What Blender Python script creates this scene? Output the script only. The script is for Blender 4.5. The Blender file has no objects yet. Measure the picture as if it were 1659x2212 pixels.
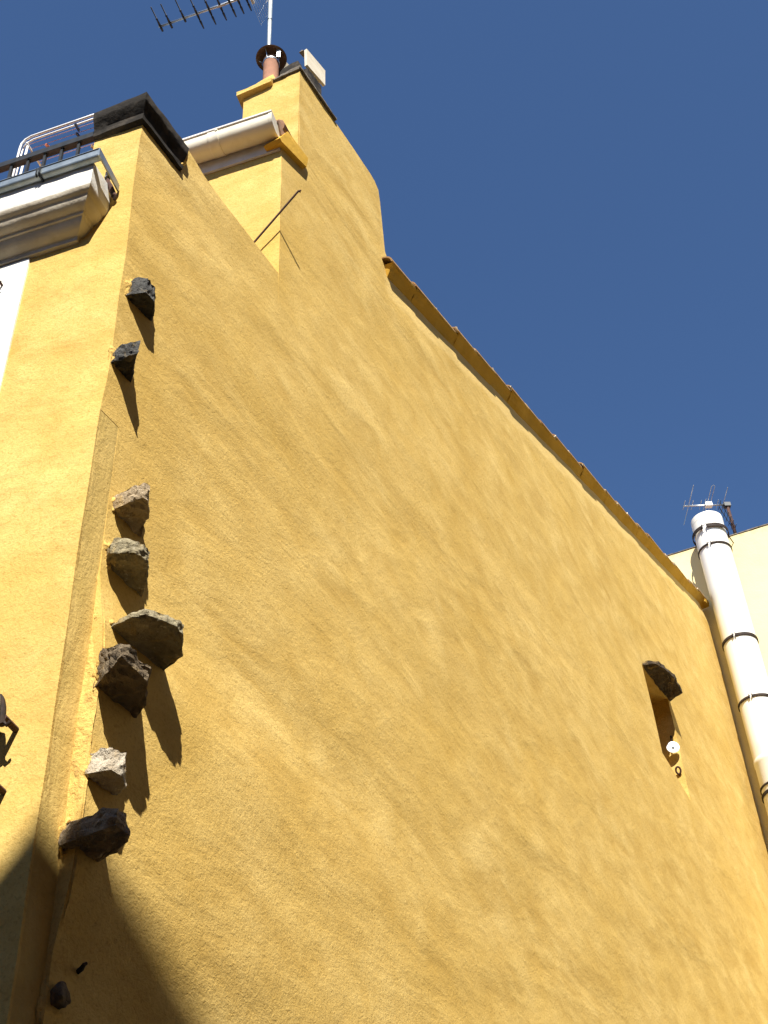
import bpy, bmesh, math, random
from mathutils import Vector, Matrix, noise
random.seed(7)
R = math.radians
sc = bpy.context.scene
COL = sc.collection

# ------------------------------------------------------------------ camera
F = 2900.0; CX, CY = 829.5, 1106.0            # focal length and centre on a 1659 x 2212 frame
CAM = Vector((-3.627, -3.442, 1.6))
FWD = Vector((0.659, 0.328, 0.677)).normalized()
RGT = Vector((0.478, -0.877, -0.040)); RGT = (RGT - FWD * RGT.dot(FWD)).normalized()
UPV = RGT.cross(FWD)
cam = bpy.data.objects.new('camera', bpy.data.cameras.new('camera')); COL.objects.link(cam)
cam.data.sensor_fit = 'HORIZONTAL'; cam.data.sensor_width = 36.0
cam.data.lens = 36.0 * F / 1659.0
cam.data.clip_start = 0.05; cam.data.clip_end = 2000
m3 = Matrix((RGT, UPV, -FWD)).transposed()
cam.matrix_world = Matrix.Translation(CAM) @ m3.to_4x4()
sc.camera = cam

# ------------------------------------------------------------------ sky and sun
LD = Vector((0.574, 0.363, -0.734)).normalized()      # direction the sunlight travels
SUN_EL = math.asin(-LD.z); SUN_AZ = math.atan2(-LD.x, -LD.y)
w = bpy.data.worlds.new('World'); sc.world = w; w.use_nodes = True
nt = w.node_tree; nt.nodes.clear()
sky = nt.nodes.new('ShaderNodeTexSky'); sky.sky_type = 'NISHITA'; sky.sun_disc = False
sky.sun_elevation = SUN_EL; sky.sun_rotation = SUN_AZ
sky.altitude = 100; sky.air_density = 1.0; sky.dust_density = 0.0; sky.ozone_density = 9.0
bg = nt.nodes.new('ShaderNodeBackground'); bg.inputs['Strength'].default_value = 0.057
wo = nt.nodes.new('ShaderNodeOutputWorld')
nt.links.new(sky.outputs[0], bg.inputs['Color']); nt.links.new(bg.outputs[0], wo.inputs['Surface'])
sun = bpy.data.objects.new('sun', bpy.data.lights.new('sun', 'SUN')); COL.objects.link(sun)
sun.data.energy = 4.4; sun.data.angle = R(0.53); sun.data.color = (1.0, 0.95, 0.86)
sun.rotation_euler = LD.to_track_quat('-Z', 'Y').to_euler()
sc.view_settings.view_transform = 'Standard'; sc.view_settings.look = 'None'
sc.view_settings.exposure = 1.27; sc.view_settings.gamma = 1.0
sc.render.engine = 'CYCLES'

# ------------------------------------------------------------------ layout helpers
FD = Vector((-0.174, 0.985, 0)).normalized()          # along the front of the yellow house
FN = Vector((-FD.y, FD.x, 0))                          # outwards from the front
UPO = Vector((1.71, 0, 0)); CHO = Vector((2.0, 0, 0))  # corner of the set-back storey, of the chimney
CD = Vector((-0.061, 0.998, 0)).normalized(); CN = Vector((-CD.y, CD.x, 0)); KO = Vector((16.0, 0, 0))
def ray(p):
    return (RGT * (p[0] - CX) - UPV * (p[1] - CY) + FWD * F).normalized()
def hit(p, P, n):
    r = ray(p); return CAM + r * ((P - CAM).dot(n) / r.dot(n))
def on_side(p, y=0.0): return hit(p, Vector((0, y, 0)), Vector((0, 1, 0)))
def on_level(p, z): return hit(p, Vector((0, 0, z)), Vector((0, 0, 1)))
def on_plane(p, O, n, o=0.0): return hit(p, O + n * o, n)
def fr(s, o, z): return FD * s + FN * o + Vector((0, 0, z))
def up_(s, o, z): return UPO + FD * s + FN * o + Vector((0, 0, z))
def ch(s, o, z): return CHO + FD * s + FN * o + Vector((0, 0, z))
def cw(t, o, z): return KO + CD * t + CN * o + Vector((0, 0, z))
SS = 3024 / 1659.0
def crop(ox, oy, s): return lambda x, y: ((ox + x / s) / SS, (oy + y / s) / SS)
def nz(v, s=1.0, seed=0.0): return noise.noise(Vector(v) * s + Vector((seed, seed * 1.7, seed * 0.3)))

# ------------------------------------------------------------------ object helpers
def tag(o, label=None, cat=None, group=None, kind=None):
    if label: o['label'] = label
    if cat: o['category'] = cat
    if group: o['group'] = group
    if kind: o['kind'] = kind
    return o
def thing(name, label, cat, loc=(0, 0, 0), group=None):
    o = bpy.data.objects.new(name, None); COL.objects.link(o); o.location = loc
    o.empty_display_size = 0.1
    return tag(o, label, cat, group)
def base_of(parent):
    v = Vector((0, 0, 0))
    while parent is not None: v += parent.location; parent = parent.parent
    return v
def obj(name, bm, mats, parent=None, smooth=False, origin=None):
    b = base_of(parent)
    off = (Vector(origin) - b) if origin is not None else Vector((0, 0, 0))
    bmesh.ops.translate(bm, verts=bm.verts, vec=-(b + off))
    bmesh.ops.recalc_face_normals(bm, faces=bm.faces)
    me = bpy.data.meshes.new(name); bm.to_mesh(me); bm.free()
    for m in (mats if isinstance(mats, (list, tuple)) else [mats]): me.materials.append(m)
    if smooth:
        for p in me.polygons: p.use_smooth = True
    o = bpy.data.objects.new(name, me); COL.objects.link(o); o.location = off
    if parent is not None: o.parent = parent
    return o
def sharp(o, deg=35):
    me = o.data
    for p in me.polygons: p.use_smooth = True
    me.set_sharp_from_angle(angle=R(deg)); return o
def add_hull(bm, pts, mi=0):
    vs = [bm.verts.new(p) for p in pts]
    r = bmesh.ops.convex_hull(bm, input=vs)
    bad = [g for g in r['geom_interior'] if isinstance(g, bmesh.types.BMVert)]
    if bad: bmesh.ops.delete(bm, geom=bad, context='VERTS')
    for g in r['geom']:
        if isinstance(g, bmesh.types.BMFace): g.material_index = mi
def add_frame_box(bm, O, a, b, c, mi=0):
    P = [O + a * i + b * j + c * k for k in (0, 1) for j in (0, 1) for i in (0, 1)]
    v = [bm.verts.new(p) for p in P]
    for f in ((0, 1, 3, 2), (4, 6, 7, 5), (0, 4, 5, 1), (2, 3, 7, 6), (0, 2, 6, 4), (1, 5, 7, 3)):
        bm.faces.new([v[i] for i in f]).material_index = mi
def add_tube(bm, pts, r, seg=8, mi=0, cap=True):
    pts = [Vector(p) for p in pts]; rings = []
    rr = r if isinstance(r, (list, tuple)) else [r] * len(pts)
    prev = None
    for i, p in enumerate(pts):
        t = (pts[min(i + 1, len(pts) - 1)] - pts[max(i - 1, 0)]).normalized()
        if prev is None:
            ref = Vector((0, 0, 1)) if abs(t.z) < 0.9 else Vector((1, 0, 0))
            n = t.cross(ref).normalized()
        else:
            n = (prev - t * prev.dot(t)).normalized()
        prev = n; b = t.cross(n)
        rings.append([bm.verts.new(p + (n * math.cos(2 * math.pi * k / seg) + b * math.sin(2 * math.pi * k / seg)) * rr[i]) for k in range(seg)])
    for i in range(len(rings) - 1):
        for k in range(seg):
            bm.faces.new((rings[i][k], rings[i][(k + 1) % seg], rings[i + 1][(k + 1) % seg], rings[i + 1][k])).material_index = mi
    if cap:
        bm.faces.new(rings[0][::-1]).material_index = mi; bm.faces.new(rings[-1]).material_index = mi
def add_lathe(bm, O, ax, prof, seg=24, mi=0):
    ax = Vector(ax).normalized()
    ref = Vector((0, 0, 1)) if abs(ax.z) < 0.9 else Vector((1, 0, 0))
    n = ax.cross(ref).normalized(); b = ax.cross(n); rings = []
    for r, h in prof:
        if r < 1e-5: rings.append([bm.verts.new(O + ax * h)])
        else: rings.append([bm.verts.new(O + ax * h + (n * math.cos(2 * math.pi * k / seg) + b * math.sin(2 * math.pi * k / seg)) * r) for k in range(seg)])
    for i in range(len(rings) - 1):
        A, B = rings[i], rings[i + 1]
        for k in range(seg):
            q = [A[k % len(A)], A[(k + 1) % seg % len(A)], B[(k + 1) % seg % len(B)], B[k % len(B)]]
            q2 = []
            for v in q:
                if v not in q2: q2.append(v)
            if len(q2) > 2: bm.faces.new(q2).material_index = mi
def sheet(outline, step, to3, holes=(), back=None, edge_mi=0):
    """A flat outline (u,v) cut on a grid and laid into space by to3(u,v); back(u,v) gives its thickness."""
    bm = bmesh.new(); edges = []
    for loop in [outline] + list(holes):
        vs = [bm.verts.new((u, v, 0)) for u, v in loop]
        edges += [bm.edges.new((vs[i], vs[(i + 1) % len(vs)])) for i in range(len(vs))]
    bmesh.ops.triangle_fill(bm, use_beauty=True, use_dissolve=False, edges=edges)
    us = [p[0] for p in outline]; vs_ = [p[1] for p in outline]
    su, sv = step if isinstance(step, tuple) else (step, step)
    for a, lo, hi, st in ((0, min(us), max(us), su), (1, min(vs_), max(vs_), sv)):
        c = lo + st * 0.503
        while c < hi:
            co = Vector((c, 0, 0)) if a == 0 else Vector((0, c, 0)); no = Vector((1, 0, 0)) if a == 0 else Vector((0, 1, 0))
            bmesh.ops.bisect_plane(bm, geom=bm.verts[:] + bm.edges[:] + bm.faces[:], plane_co=co, plane_no=no, dist=1e-5)
            c += st
    bnd = [(e.verts[0].co.copy(), e.verts[1].co.copy()) for e in bm.edges if e.is_boundary]
    for v in bm.verts: v.co = to3(v.co.x, v.co.y)
    if back is not None:
        for a, b in bnd:
            q = [to3(a.x, a.y), to3(b.x, b.y), back(b.x, b.y), back(a.x, a.y)]
            f = bm.faces.new([bm.verts.new(p) for p in q]); f.material_index = edge_mi
    return bm
def rough(bm, cuts, amp, freq, seed=0.0, amp2=0.0):
    bmesh.ops.subdivide_edges(bm, edges=bm.edges[:], cuts=cuts, use_grid_fill=True)
    bm.normal_update()
    for v in bm.verts:
        d = nz(v.co, freq, seed) * amp + (nz(v.co, freq * 3.1, seed + 5) * amp2 if amp2 else 0)
        v.co = v.co + v.normal * d

# ------------------------------------------------------------------ materials
class MT:
    def __init__(s, name, rough=0.9, metal=0.0, spec=0.2):
        s.m = bpy.data.materials.new(name); s.m.use_nodes = True; s.t = s.m.node_tree
        s.p = s.t.nodes['Principled BSDF']; s.p.inputs['Roughness'].default_value = rough
        s.p.inputs['Metallic'].default_value = metal
        s.p.inputs['Specular IOR Level'].default_value = spec
        s.c = s.t.nodes.new('ShaderNodeTexCoord').outputs['Object']
    def n(s, typ, **kw):
        x = s.t.nodes.new(typ)
        for k, v in kw.items(): setattr(x, k, v)
        return x
    def l(s, a, b): s.t.links.new(a, b)
    def mapping(s, scale=(1, 1, 1), rot=(0, 0, 0)):
        x = s.n('ShaderNodeMapping'); x.inputs['Scale'].default_value = scale; x.inputs['Rotation'].default_value = rot
        s.l(s.c, x.inputs['Vector']); return x.outputs[0]
    def noise(s, scale, detail=3, rough=0.55, dist=0.0, vec=None):
        x = s.n('ShaderNodeTexNoise'); x.inputs['Scale'].default_value = scale; x.inputs['Detail'].default_value = detail
        x.inputs['Roughness'].default_value = rough; x.inputs['Distortion'].default_value = dist
        s.l(vec or s.c, x.inputs['Vector']); return x.outputs['Fac']
    def ramp(s, fac, stops):
        x = s.n('ShaderNodeValToRGB'); e = x.color_ramp.elements
        while len(e) < len(stops): e.new(0.5)
        for i, (p, c) in enumerate(stops):
            e[i].position = p; e[i].color = (c, c, c, 1) if not isinstance(c, tuple) else (*c, 1)
        s.l(fac, x.inputs[0]); return x.outputs[0]
    def mix(s, fac, a, b, mode='MIX'):
        x = s.n('ShaderNodeMix', data_type='RGBA', blend_type=mode)
        for sk, v in ((x.inputs[0], fac), (x.inputs[6], a), (x.inputs[7], b)):
            if isinstance(v, tuple): sk.default_value = (*v, 1)
            elif isinstance(v, (int, float)): sk.default_value = v
            else: s.l(v, sk)
        return x.outputs[2]
    def math(s, op, a, b=0.0, clamp=False):
        x = s.n('ShaderNodeMath', operation=op, use_clamp=clamp)
        for sk, v in ((x.inputs[0], a), (x.inputs[1], b)):
            if isinstance(v, (int, float)): sk.default_value = v
            else: s.l(v, sk)
        return x.outputs[0]
    def color(s, c):
        if isinstance(c, tuple): s.p.inputs['Base Color'].default_value = (*c, 1)
        else: s.l(c, s.p.inputs['Base Color'])
    def bump(s, layers):
        prev = None
        for h, d in layers:
            x = s.n('ShaderNodeBump'); x.inputs['Distance'].default_value = d; x.inputs['Strength'].default_value = 1.0
            s.l(h, x.inputs['Height'])
            if prev: s.l(prev, x.inputs['Normal'])
            prev = x.outputs[0]
        s.l(prev, s.p.inputs['Normal'])
def simple(name, col, col2=None, scale=8.0, rough=0.8, metal=0.0, bump=0.0, bscale=30.0, spec=0.25, lo=0.35, hi=0.65, detail=4):
    m = MT(name, rough, metal, spec)
    if col2: m.color(m.mix(m.ramp(m.noise(scale, detail, 0.6), [(lo, 0.0), (hi, 1.0)]), col, col2))
    else: m.color(col)
    if bump: m.bump([(m.noise(bscale, 4, 0.6), bump)])
    return m.m

def plaster_yellow(strip):
    m = MT('yellow_plaster_gable' if strip else 'yellow_plaster', 0.92, 0, 0.12)
    st = m.mapping((0.40, 0.8, 1.0), (0, R(-18), 0))
    big = m.noise(1.15, 4, 0.55, 0.4, st); mid = m.noise(3.6, 5, 0.6, 0.4, m.mapping((0.75, 1, 1), (0, R(-18), 0)))
    cloud = m.noise(0.9, 5, 0.62, 0.2)
    streak = m.noise(3.0, 5, 0.62, 0.5, m.mapping((0.48, 0.6, 1.0), (0, R(-18), 0)))
    grain = m.noise(95, 3, 0.6, 0.4); gr2 = m.noise(34, 3, 0.65, 0.6)
    base = m.mix(m.ramp(cloud, [(0.30, 0.0), (0.68, 1.0)]), (0.560, 0.374, 0.100), (0.690, 0.505, 0.185))
    sk = m.math('MULTIPLY', m.ramp(streak, [(0.36, 1.0), (0.58, 0.0)]), m.ramp(m.noise(0.45, 3, 0.5), [(0.34, 0.12), (0.62, 0.75)]))
    base = m.mix(sk, base, (0.455, 0.293, 0.075))  # trowel streaks: their shade under raking sun also darkened into the colour
    base = m.mix(m.ramp(mid, [(0.30, 0.45), (0.60, 0.0)]), base, (0.47, 0.292, 0.064))
    base = m.mix(m.ramp(m.noise(60, 3, 0.7, 0.5), [(0.32, 0.6), (0.50, 0.0)]), base, (0.38, 0.24, 0.055))
    if strip:
        sp = m.n('ShaderNodeSeparateXYZ'); m.l(m.c, sp.inputs[0])
        v = m.math('SUBTRACT', sp.outputs['Z'], m.math('MULTIPLY', sp.outputs['X'], 0.347))
        v = m.math('ADD', v, m.math('MULTIPLY', m.math('SUBTRACT', m.noise(1.6, 4, 0.6), 0.5), 0.35))
        k = m.math('MULTIPLY', m.math('SUBTRACT', v, 10.50), 14.0, True)
        k = m.math('MULTIPLY', k, m.math('MULTIPLY', m.math('SUBTRACT', sp.outputs['X'], 3.55), 8.0, True))
        base = m.mix(m.math('MULTIPLY', k, 0.75), base, (0.69, 0.50, 0.185))
    pit = m.ramp(m.noise(11, 5, 0.7), [(0.22, 1.0), (0.305, 0.0)])
    base = m.mix(pit, base, (0.30, 0.16, 0.035))
    m.color(base)
    m.bump([(big, 0.034), (streak, 0.008), (mid, 0.008), (gr2, 0.0036), (grain, 0.0022)])
    return m.m
M = {}
M['plaster'] = plaster_yellow(False); M['gable'] = plaster_yellow(True)
M['bed'] = simple('yellow_mortar', (0.48, 0.28, 0.035), (0.58, 0.35, 0.055), 3, 0.95, bump=0.006, bscale=25, spec=0.1)
mb_ = MT('greyish_band_plaster', 0.93, 0, 0.1)
mb_.color(mb_.mix(mb_.ramp(mb_.noise(5, 5, 0.65, 0.3), [(0.35, 0.0), (0.65, 1.0)]), (0.46, 0.325, 0.10), (0.56, 0.40, 0.135)))
mb_.bump([(mb_.noise(9, 4, 0.6, 0.4, mb_.mapping((1, 1, 0.35))), 0.012), (mb_.noise(45, 4, 0.65, 0.5), 0.005)]); M['band'] = mb_.m
M['broken'] = simple('broken_plaster', (0.60, 0.40, 0.12), (0.40, 0.25, 0.08), 14, 0.95, bump=0.012, bscale=40, spec=0.1, lo=0.5, hi=0.75)
M['white'] = simple('white_limewash', (0.80, 0.79, 0.75), (0.70, 0.68, 0.61), 4, 0.85, bump=0.004, bscale=18)
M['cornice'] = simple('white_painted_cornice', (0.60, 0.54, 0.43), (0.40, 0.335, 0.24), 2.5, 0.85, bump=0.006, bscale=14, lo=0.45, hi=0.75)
M['zinc'] = simple('zinc', (0.40, 0.45, 0.47), (0.27, 0.32, 0.34), 9, 0.42, 0.85, bump=0.001, bscale=20)
M['pvc'] = simple('white_gutter_plastic', (0.72, 0.67, 0.54), (0.52, 0.44, 0.27), 3.5, 0.4, bump=0.001, bscale=10, spec=0.4, lo=0.5, hi=0.8)
M['board'] = simple('grey_white_board', (0.66, 0.65, 0.64), (0.52, 0.51, 0.50), 5, 0.6)
M['iron'] = simple('black_iron', (0.018, 0.022, 0.024), (0.035, 0.036, 0.036), 20, 0.45, 0.3, spec=0.5)
M['rust'] = simple('rusty_iron', (0.10, 0.045, 0.03), (0.045, 0.03, 0.028), 25, 0.85, 0.1, bump=0.002, bscale=60)
M['darkrust'] = simple('dark_clamp_iron', (0.045, 0.028, 0.02), (0.02, 0.016, 0.014), 18, 0.75, 0.2)
M['enamel'] = simple('white_enamel_pipe', (0.80, 0.785, 0.72), (0.70, 0.67, 0.56), 1.4, 0.32, spec=0.5, lo=0.45, hi=0.8)
M['alu'] = simple('dull_aluminium', (0.62, 0.64, 0.64), (0.45, 0.47, 0.47), 15, 0.35, 0.9)
M['galv'] = simple('galvanised_pole', (0.58, 0.62, 0.60), (0.44, 0.48, 0.47), 12, 0.45, 0.6)
M['blackplastic'] = simple('black_plastic', (0.012, 0.013, 0.018), None, rough=0.5, spec=0.4)
M['terra'] = simple('terracotta', (0.42, 0.21, 0.13), (0.33, 0.17, 0.11), 12, 0.9, bump=0.002, bscale=50)
M['tile'] = simple('roof_terracotta', (0.36, 0.20, 0.12), (0.22, 0.14, 0.09), 5, 0.92, bump=0.005, bscale=22)
M['vtile'] = simple('verge_terracotta', (0.44, 0.29, 0.13), (0.30, 0.17, 0.08), 7, 0.92, bump=0.005, bscale=22)
M['mortar'] = simple('pale_mortar', (0.70, 0.62, 0.48), (0.55, 0.45, 0.30), 30, 0.95, bump=0.004, bscale=60)
M['cowl'] = simple('rusty_cowl_tin', (0.16, 0.095, 0.055), (0.30, 0.24, 0.17), 6, 0.7, 0.3, lo=0.5, hi=0.7)
M['capstone'] = simple('blackened_capstone', (0.028, 0.025, 0.022), (0.085, 0.072, 0.058), 7, 0.95, bump=0.010, bscale=16, spec=0.1, lo=0.45, hi=0.75)
M['captop'] = simple('lichen_grey_stone', (0.22, 0.19, 0.15), (0.08, 0.07, 0.055), 14, 0.95, bump=0.008, bscale=30, spec=0.1)
M['slab'] = simple('cream_tile_slab', (0.60, 0.54, 0.42), (0.48, 0.42, 0.31), 6, 0.85, bump=0.002, bscale=25)
M['cream'] = None
mc = MT('cream_render', 0.9, 0, 0.15)
sp_ = mc.n('ShaderNodeSeparateXYZ'); mc.l(mc.c, sp_.inputs[0])
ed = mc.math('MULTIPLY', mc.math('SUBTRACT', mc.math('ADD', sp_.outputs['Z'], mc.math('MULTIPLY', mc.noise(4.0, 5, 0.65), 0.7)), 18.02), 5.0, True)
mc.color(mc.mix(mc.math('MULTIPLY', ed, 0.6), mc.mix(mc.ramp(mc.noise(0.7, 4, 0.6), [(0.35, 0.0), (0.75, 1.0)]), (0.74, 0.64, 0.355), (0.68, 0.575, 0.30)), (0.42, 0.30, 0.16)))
mc.bump([(mc.noise(2.5, 4, 0.6), 0.012), (mc.noise(40, 3, 0.6), 0.002)]); M['cream'] = mc.m
def stone_mat(name, a, b, c):
    m = MT(name, 0.92, 0, 0.15)
    q = m.mix(m.ramp(m.noise(9, 5, 0.65, 0.3), [(0.35, 0.0), (0.65, 1.0)]), a, b)
    q = m.mix(m.ramp(m.noise(26, 4, 0.7), [(0.60, 0.0), (0.72, 0.8)]), q, c)
    q = m.mix(m.ramp(m.noise(7, 4, 0.6, 0.8), [(0.56, 0.0), (0.68, 0.55)]), q, (0.42, 0.28, 0.09))
    m.color(q); m.bump([(m.noise(14, 5, 0.65, 0.5), 0.034), (m.noise(48, 4, 0.7, 0.6), 0.014)]); return m.m
M['slate'] = stone_mat('dark_slate_stone', (0.105, 0.105, 0.10), (0.045, 0.044, 0.042), (0.26, 0.24, 0.20))
M['grey'] = stone_mat('grey_brown_stone', (0.34, 0.295, 0.19), (0.17, 0.14, 0.085), (0.55, 0.49, 0.36))
M['pink'] = stone_mat('pinkish_stone', (0.42, 0.335, 0.225), (0.25, 0.185, 0.11), (0.62, 0.53, 0.39))
M['pale'] = stone_mat('pale_limestone', (0.56, 0.50, 0.40), (0.36, 0.29, 0.20), (0.62, 0.57, 0.47))
M['brown'] = stone_mat('brown_field_stone', (0.20, 0.155, 0.10), (0.11, 0.08, 0.05), (0.30, 0.24, 0.16))
M['lintel'] = stone_mat('dark_lintel_stone', (0.10, 0.075, 0.05), (0.05, 0.038, 0.028), (0.16, 0.12, 0.08))
M['pave'] = simple('street_paving', (0.17, 0.155, 0.135), (0.12, 0.11, 0.10), 3, 0.9, bump=0.004, bscale=20)
M['ochre'] = simple('ochre_render', (0.31, 0.225, 0.13), (0.25, 0.18, 0.10), 1.2, 0.92)
M['porcelain'] = simple('white_porcelain', (0.88, 0.88, 0.87), None, rough=0.25, spec=0.5)
M['rackwhite'] = simple('white_rack_tube', (0.82, 0.82, 0.82), None, rough=0.35, spec=0.5)
M['cord'] = simple('pink_cord', (0.55, 0.34, 0.32), None, rough=0.7)
M['orangepin'] = simple('orange_peg', (0.55, 0.20, 0.12), None, rough=0.5)
M['woodpin'] = simple('wooden_peg', (0.42, 0.28, 0.15), (0.30, 0.19, 0.10), 40, 0.8)
M['bluepin'] = simple('dark_blue_peg', (0.03, 0.05, 0.14), None, rough=0.5)
M['glass'] = simple('dark_window_glass', (0.03, 0.035, 0.04), None, rough=0.08, spec=0.6)
M['shutter'] = simple('grey_shutter_paint', (0.10, 0.105, 0.11), (0.14, 0.14, 0.14), 10, 0.6)

# ------------------------------------------------------------------ ground
bm = bmesh.new()
v = [bm.verts.new((x, y, 0)) for x, y in ((-400, -400), (400, -400), (400, 400), (-400, 400))]; bm.faces.new(v)
tag(obj('street', bm, M['pave']), kind='structure')

# ------------------------------------------------------------------ yellow house
house = thing('yellow_house', 'tall ochre yellow house with a windowless gable wall and rough corner stones', 'house')
XS = 0.165; ZS = 6.85
def sst(a, b, x):
    t = max(0.0, min(1.0, (x - a) / (b - a))); return t * t * (3 - 2 * t)
def pz(z): return 0.078 * (1 - sst(5.30, 5.95, z)) * (0.30 + 0.70 * sst(3.85, 4.35, z))
def corner(z):
    return Vector((0.024 * sst(6.7, 7.2, z) * (1 - sst(8.0, 9.2, z)) + 0.007 * nz((0, 0, z), 1.6, 3), 0.006 * nz((0, 0, z), 1.9, 9), 0))
def side3(x, z):
    d = 0.010 * nz((x * 0.6, 0, z), 0.8, 1) + 0.004 * nz((x, 0, z), 2.7, 2)
    d *= min(1.0, x / 0.5)
    y = -(d) - pz(z) * math.exp(-(max(0, x - XS) / 3.2) ** 2) * (1 if x > XS - 0.01 else 0)
    return Vector((x, y, z)) + corner(z) * math.exp(-(x / 0.12) ** 2) + Vector((0.004 * nz((0, x, z), 7, 4), 0, 0.005 * nz((x, 0, z), 5, 6)))
def roofz(x): return 12.10 + 0.347 * (x - 3.43)
outl = [(XS, 0), (16.0, 0), (15.94, 15.87), (15.86, 16.02), (15.62, 16.15), (15.45, roofz(15.45))]
for i in range(40):
    x = 15.3 - i * 0.295
    if x > 3.75: outl.append((x, roofz(x)))
c3 = crop(700, 400, 1.843)
for q in ((1502, 1090), (1498, 1040), (1485, 880), (1472, 730), (1457, 640), (1432, 578), (1405, 530), (1380, 490), (1280, 340)):
    p = on_side(c3(*q)); outl.append((p.x, p.z))
outl += [(2.5, 13.50), (2.30, 13.49), (2.0, 13.44), (1.985, 12.6), (1.975, 11.80), (1.72, 11.70), (1.71, 10.8), (1.722, 9.945), (1.4, 9.93), (0.95, 9.915),
         (0.70, 9.93), (0.56, 9.965), (0.455, 9.99), (0.435, 9.62), (0, 9.62), (0, ZS), (XS, ZS)]
NX0, NX1, NZ0, NZ1 = 10.54, 11.54, 10.33, 11.74
hole = [(NX0 + 0.05, NZ0 + 0.12), (NX1, NZ0 - 0.07), (NX1 + 0.02, NZ1 - 0.6), (NX1 - 0.01, NZ1 + 0.06), (NX0 - 0.04, NZ1), (NX0 - 0.02, NZ1 - 0.25)]
bm = sheet(outl, 0.16, side3, [hole], lambda x, z: side3(x, z) + Vector((0, 0.22, 0)))
sw = obj('gable_wall', bm, M['gable'], house, True); sharp(sw, 40)
# deep recess behind the opening
bm = bmesh.new(); DEP = 0.62
for i in range(len(hole)):
    (xa, za), (xb, zb) = hole[i], hole[(i + 1) % len(hole)]
    n = 10; prev = None
    for k in range(n + 1):
        y = 0.004 + DEP * k / n; wob = 0.006 * nz((i, y, 0), 5) if 0 < k else 0
        e = (bm.verts.new((xa + wob, y, za)), bm.verts.new((xb + wob, y, zb)))
        if prev: bm.faces.new((prev[0], prev[1], e[1], e[0]))
        prev = e
bm.faces.new([bm.verts.new((x, DEP, z)) for x, z in hole])
obj('window_recess', bm, M['plaster'], house, False)
# lintel stones over the recess
c2n = crop(2424, 2480, 2.765)
for k, (z0, h, px) in enumerate(((11.735, 0.06, [(300, 378), (440, 370), (540, 430), (590, 560)]), (11.76, 0.06, [(470, 395), (545, 432), (640, 520), (620, 640)]), (11.80, 0.06, [(575, 510), (648, 535), (725, 680), (640, 708)]))):
    P_ = [on_level(c2n(*q), z0) for q in px]; bm = bmesh.new()
    P_ += [Vector((P_[0].x + 0.1, 0.0, z0)), Vector((max(q.x for q in P_) + 0.12, 0.0, z0))]
    add_hull(bm, [q + Vector((0, 0, t * h + random.uniform(-.008, .008))) for q in P_ for t in (0, 1)]); bmesh.ops.triangulate(bm, faces=bm.faces)
    rough(bm, 5, 0.020, 9, k, 0.014); obj('lintel_stone', bm, M['lintel'], house)
# corner band, set back from the gable plaster
bm = sheet([(0, 0), (XS + 0.06, 0), (XS + 0.06, ZS + 0.03), (0, ZS + 0.03)], (0.06, 0.12), lambda x, z: Vector((x, (0.003 * nz((x, 3, z), 3) + 0.003) * (1 - sst(6.2, 6.85, z)) + (side3(x, z).y - corner(z).y * math.exp(-(x / 0.12) ** 2) + 0.0015) * sst(6.2, 6.85, z), z)) + corner(z) * math.exp(-(x / 0.12) ** 2))
obj('corner_band', bm, M['band'], house, True)
# torn edge of the gable plaster, facing the street
bm = bmesh.new(); N = 230; zs = [0.0 + 6.02 * i / N for i in range(N + 1)]; rows = []
for z in zs:
    p = pz(z); row = []
    for k in range(7):
        t = k / 6; y = 0.006 - (p + 0.014 * p / 0.078) * t
        e = 1.0 if 0 < k < 6 else 0.35
        jag = 0.012 * e * nz((t, 2, z), 5, 21) + 0.014 * e * nz((t * 2, 0, z), 9, 11) + 0.010 * e * nz((t * 3, 1, z), 26, 12) + 0.016 * nz((0, 0, z), 2.2, 8)
        row.append(bm.verts.new((XS - 0.004 + jag + 0.012 * t, y, z + 0.004 * nz((t, 0, z), 30))))
    rows.append(row)
for i in range(N):
    for k in range(6): bm.faces.new((rows[i][k], rows[i + 1][k], rows[i + 1][k + 1], rows[i][k + 1]))
obj('torn_plaster_edge', bm, M['broken'], house, True)
# front wall, with its corner pier above the terrace
def front3(s, z):
    d = (0.008 * nz((s, 5, z), 0.9) + 0.003 * nz((s, 5, z), 3)) * min(1, s / 0.4)
    return fr(s, d, z) + corner(z) * math.exp(-(s / 0.12) ** 2)
W0, W1, WZ0, WZ1 = 0.90, 1.85, 6.1, 8.2
bm = sheet([(0, 0), (5.5, 0), (5.5, 8.88), (0.352, 8.88), (0.352, 9.63), (0, 9.63)], 0.15, front3, [[(W0, WZ0), (W1, WZ0), (W1, WZ1), (W0, WZ1)]], lambda s, z: front3(s, z) - FN * 0.3)
sharp(obj('front_wall', bm, M['plaster'], house, True), 40)
# set-back storey and chimney shaft
bm = sheet([(0, 8.85), (4.5, 8.85), (4.5, 11.75), (0, 11.70)], 0.15, lambda s, z: up_(s, (0.006 * nz((s, 9, z), 1.2)) * min(1, s / 0.3), z) + Vector((0.006 * nz((0, 0, z), 2.2, 5), 0, 0)), (), lambda s, z: up_(s, -0.3, z))
sharp(obj('set_back_wall', bm, M['plaster'], house, True), 40)
bm = sheet([(0, 11.5), (0.565, 11.5), (0.575, 13.32), (0.29, 13.37), (0, 13.44)], 0.12, lambda s, z: ch(s, 0.006 * nz((s, 4, z), 1.5) * min(1, s / 0.3), z) + Vector((0.005 * nz((0, 0, z), 2.5, 5), 0, 0)), (), lambda s, z: Vector((3.4, 0.04 + s, z)))
v = [bm.verts.new(p) for p in (ch(0, 0, 13.43), ch(0.29, 0, 13.36), ch(0.575, 0, 13.31), Vector((3.4, 0.6, 13.46)), Vector((3.45, 0.02, 13.47)))]; bm.faces.new(v)
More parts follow.
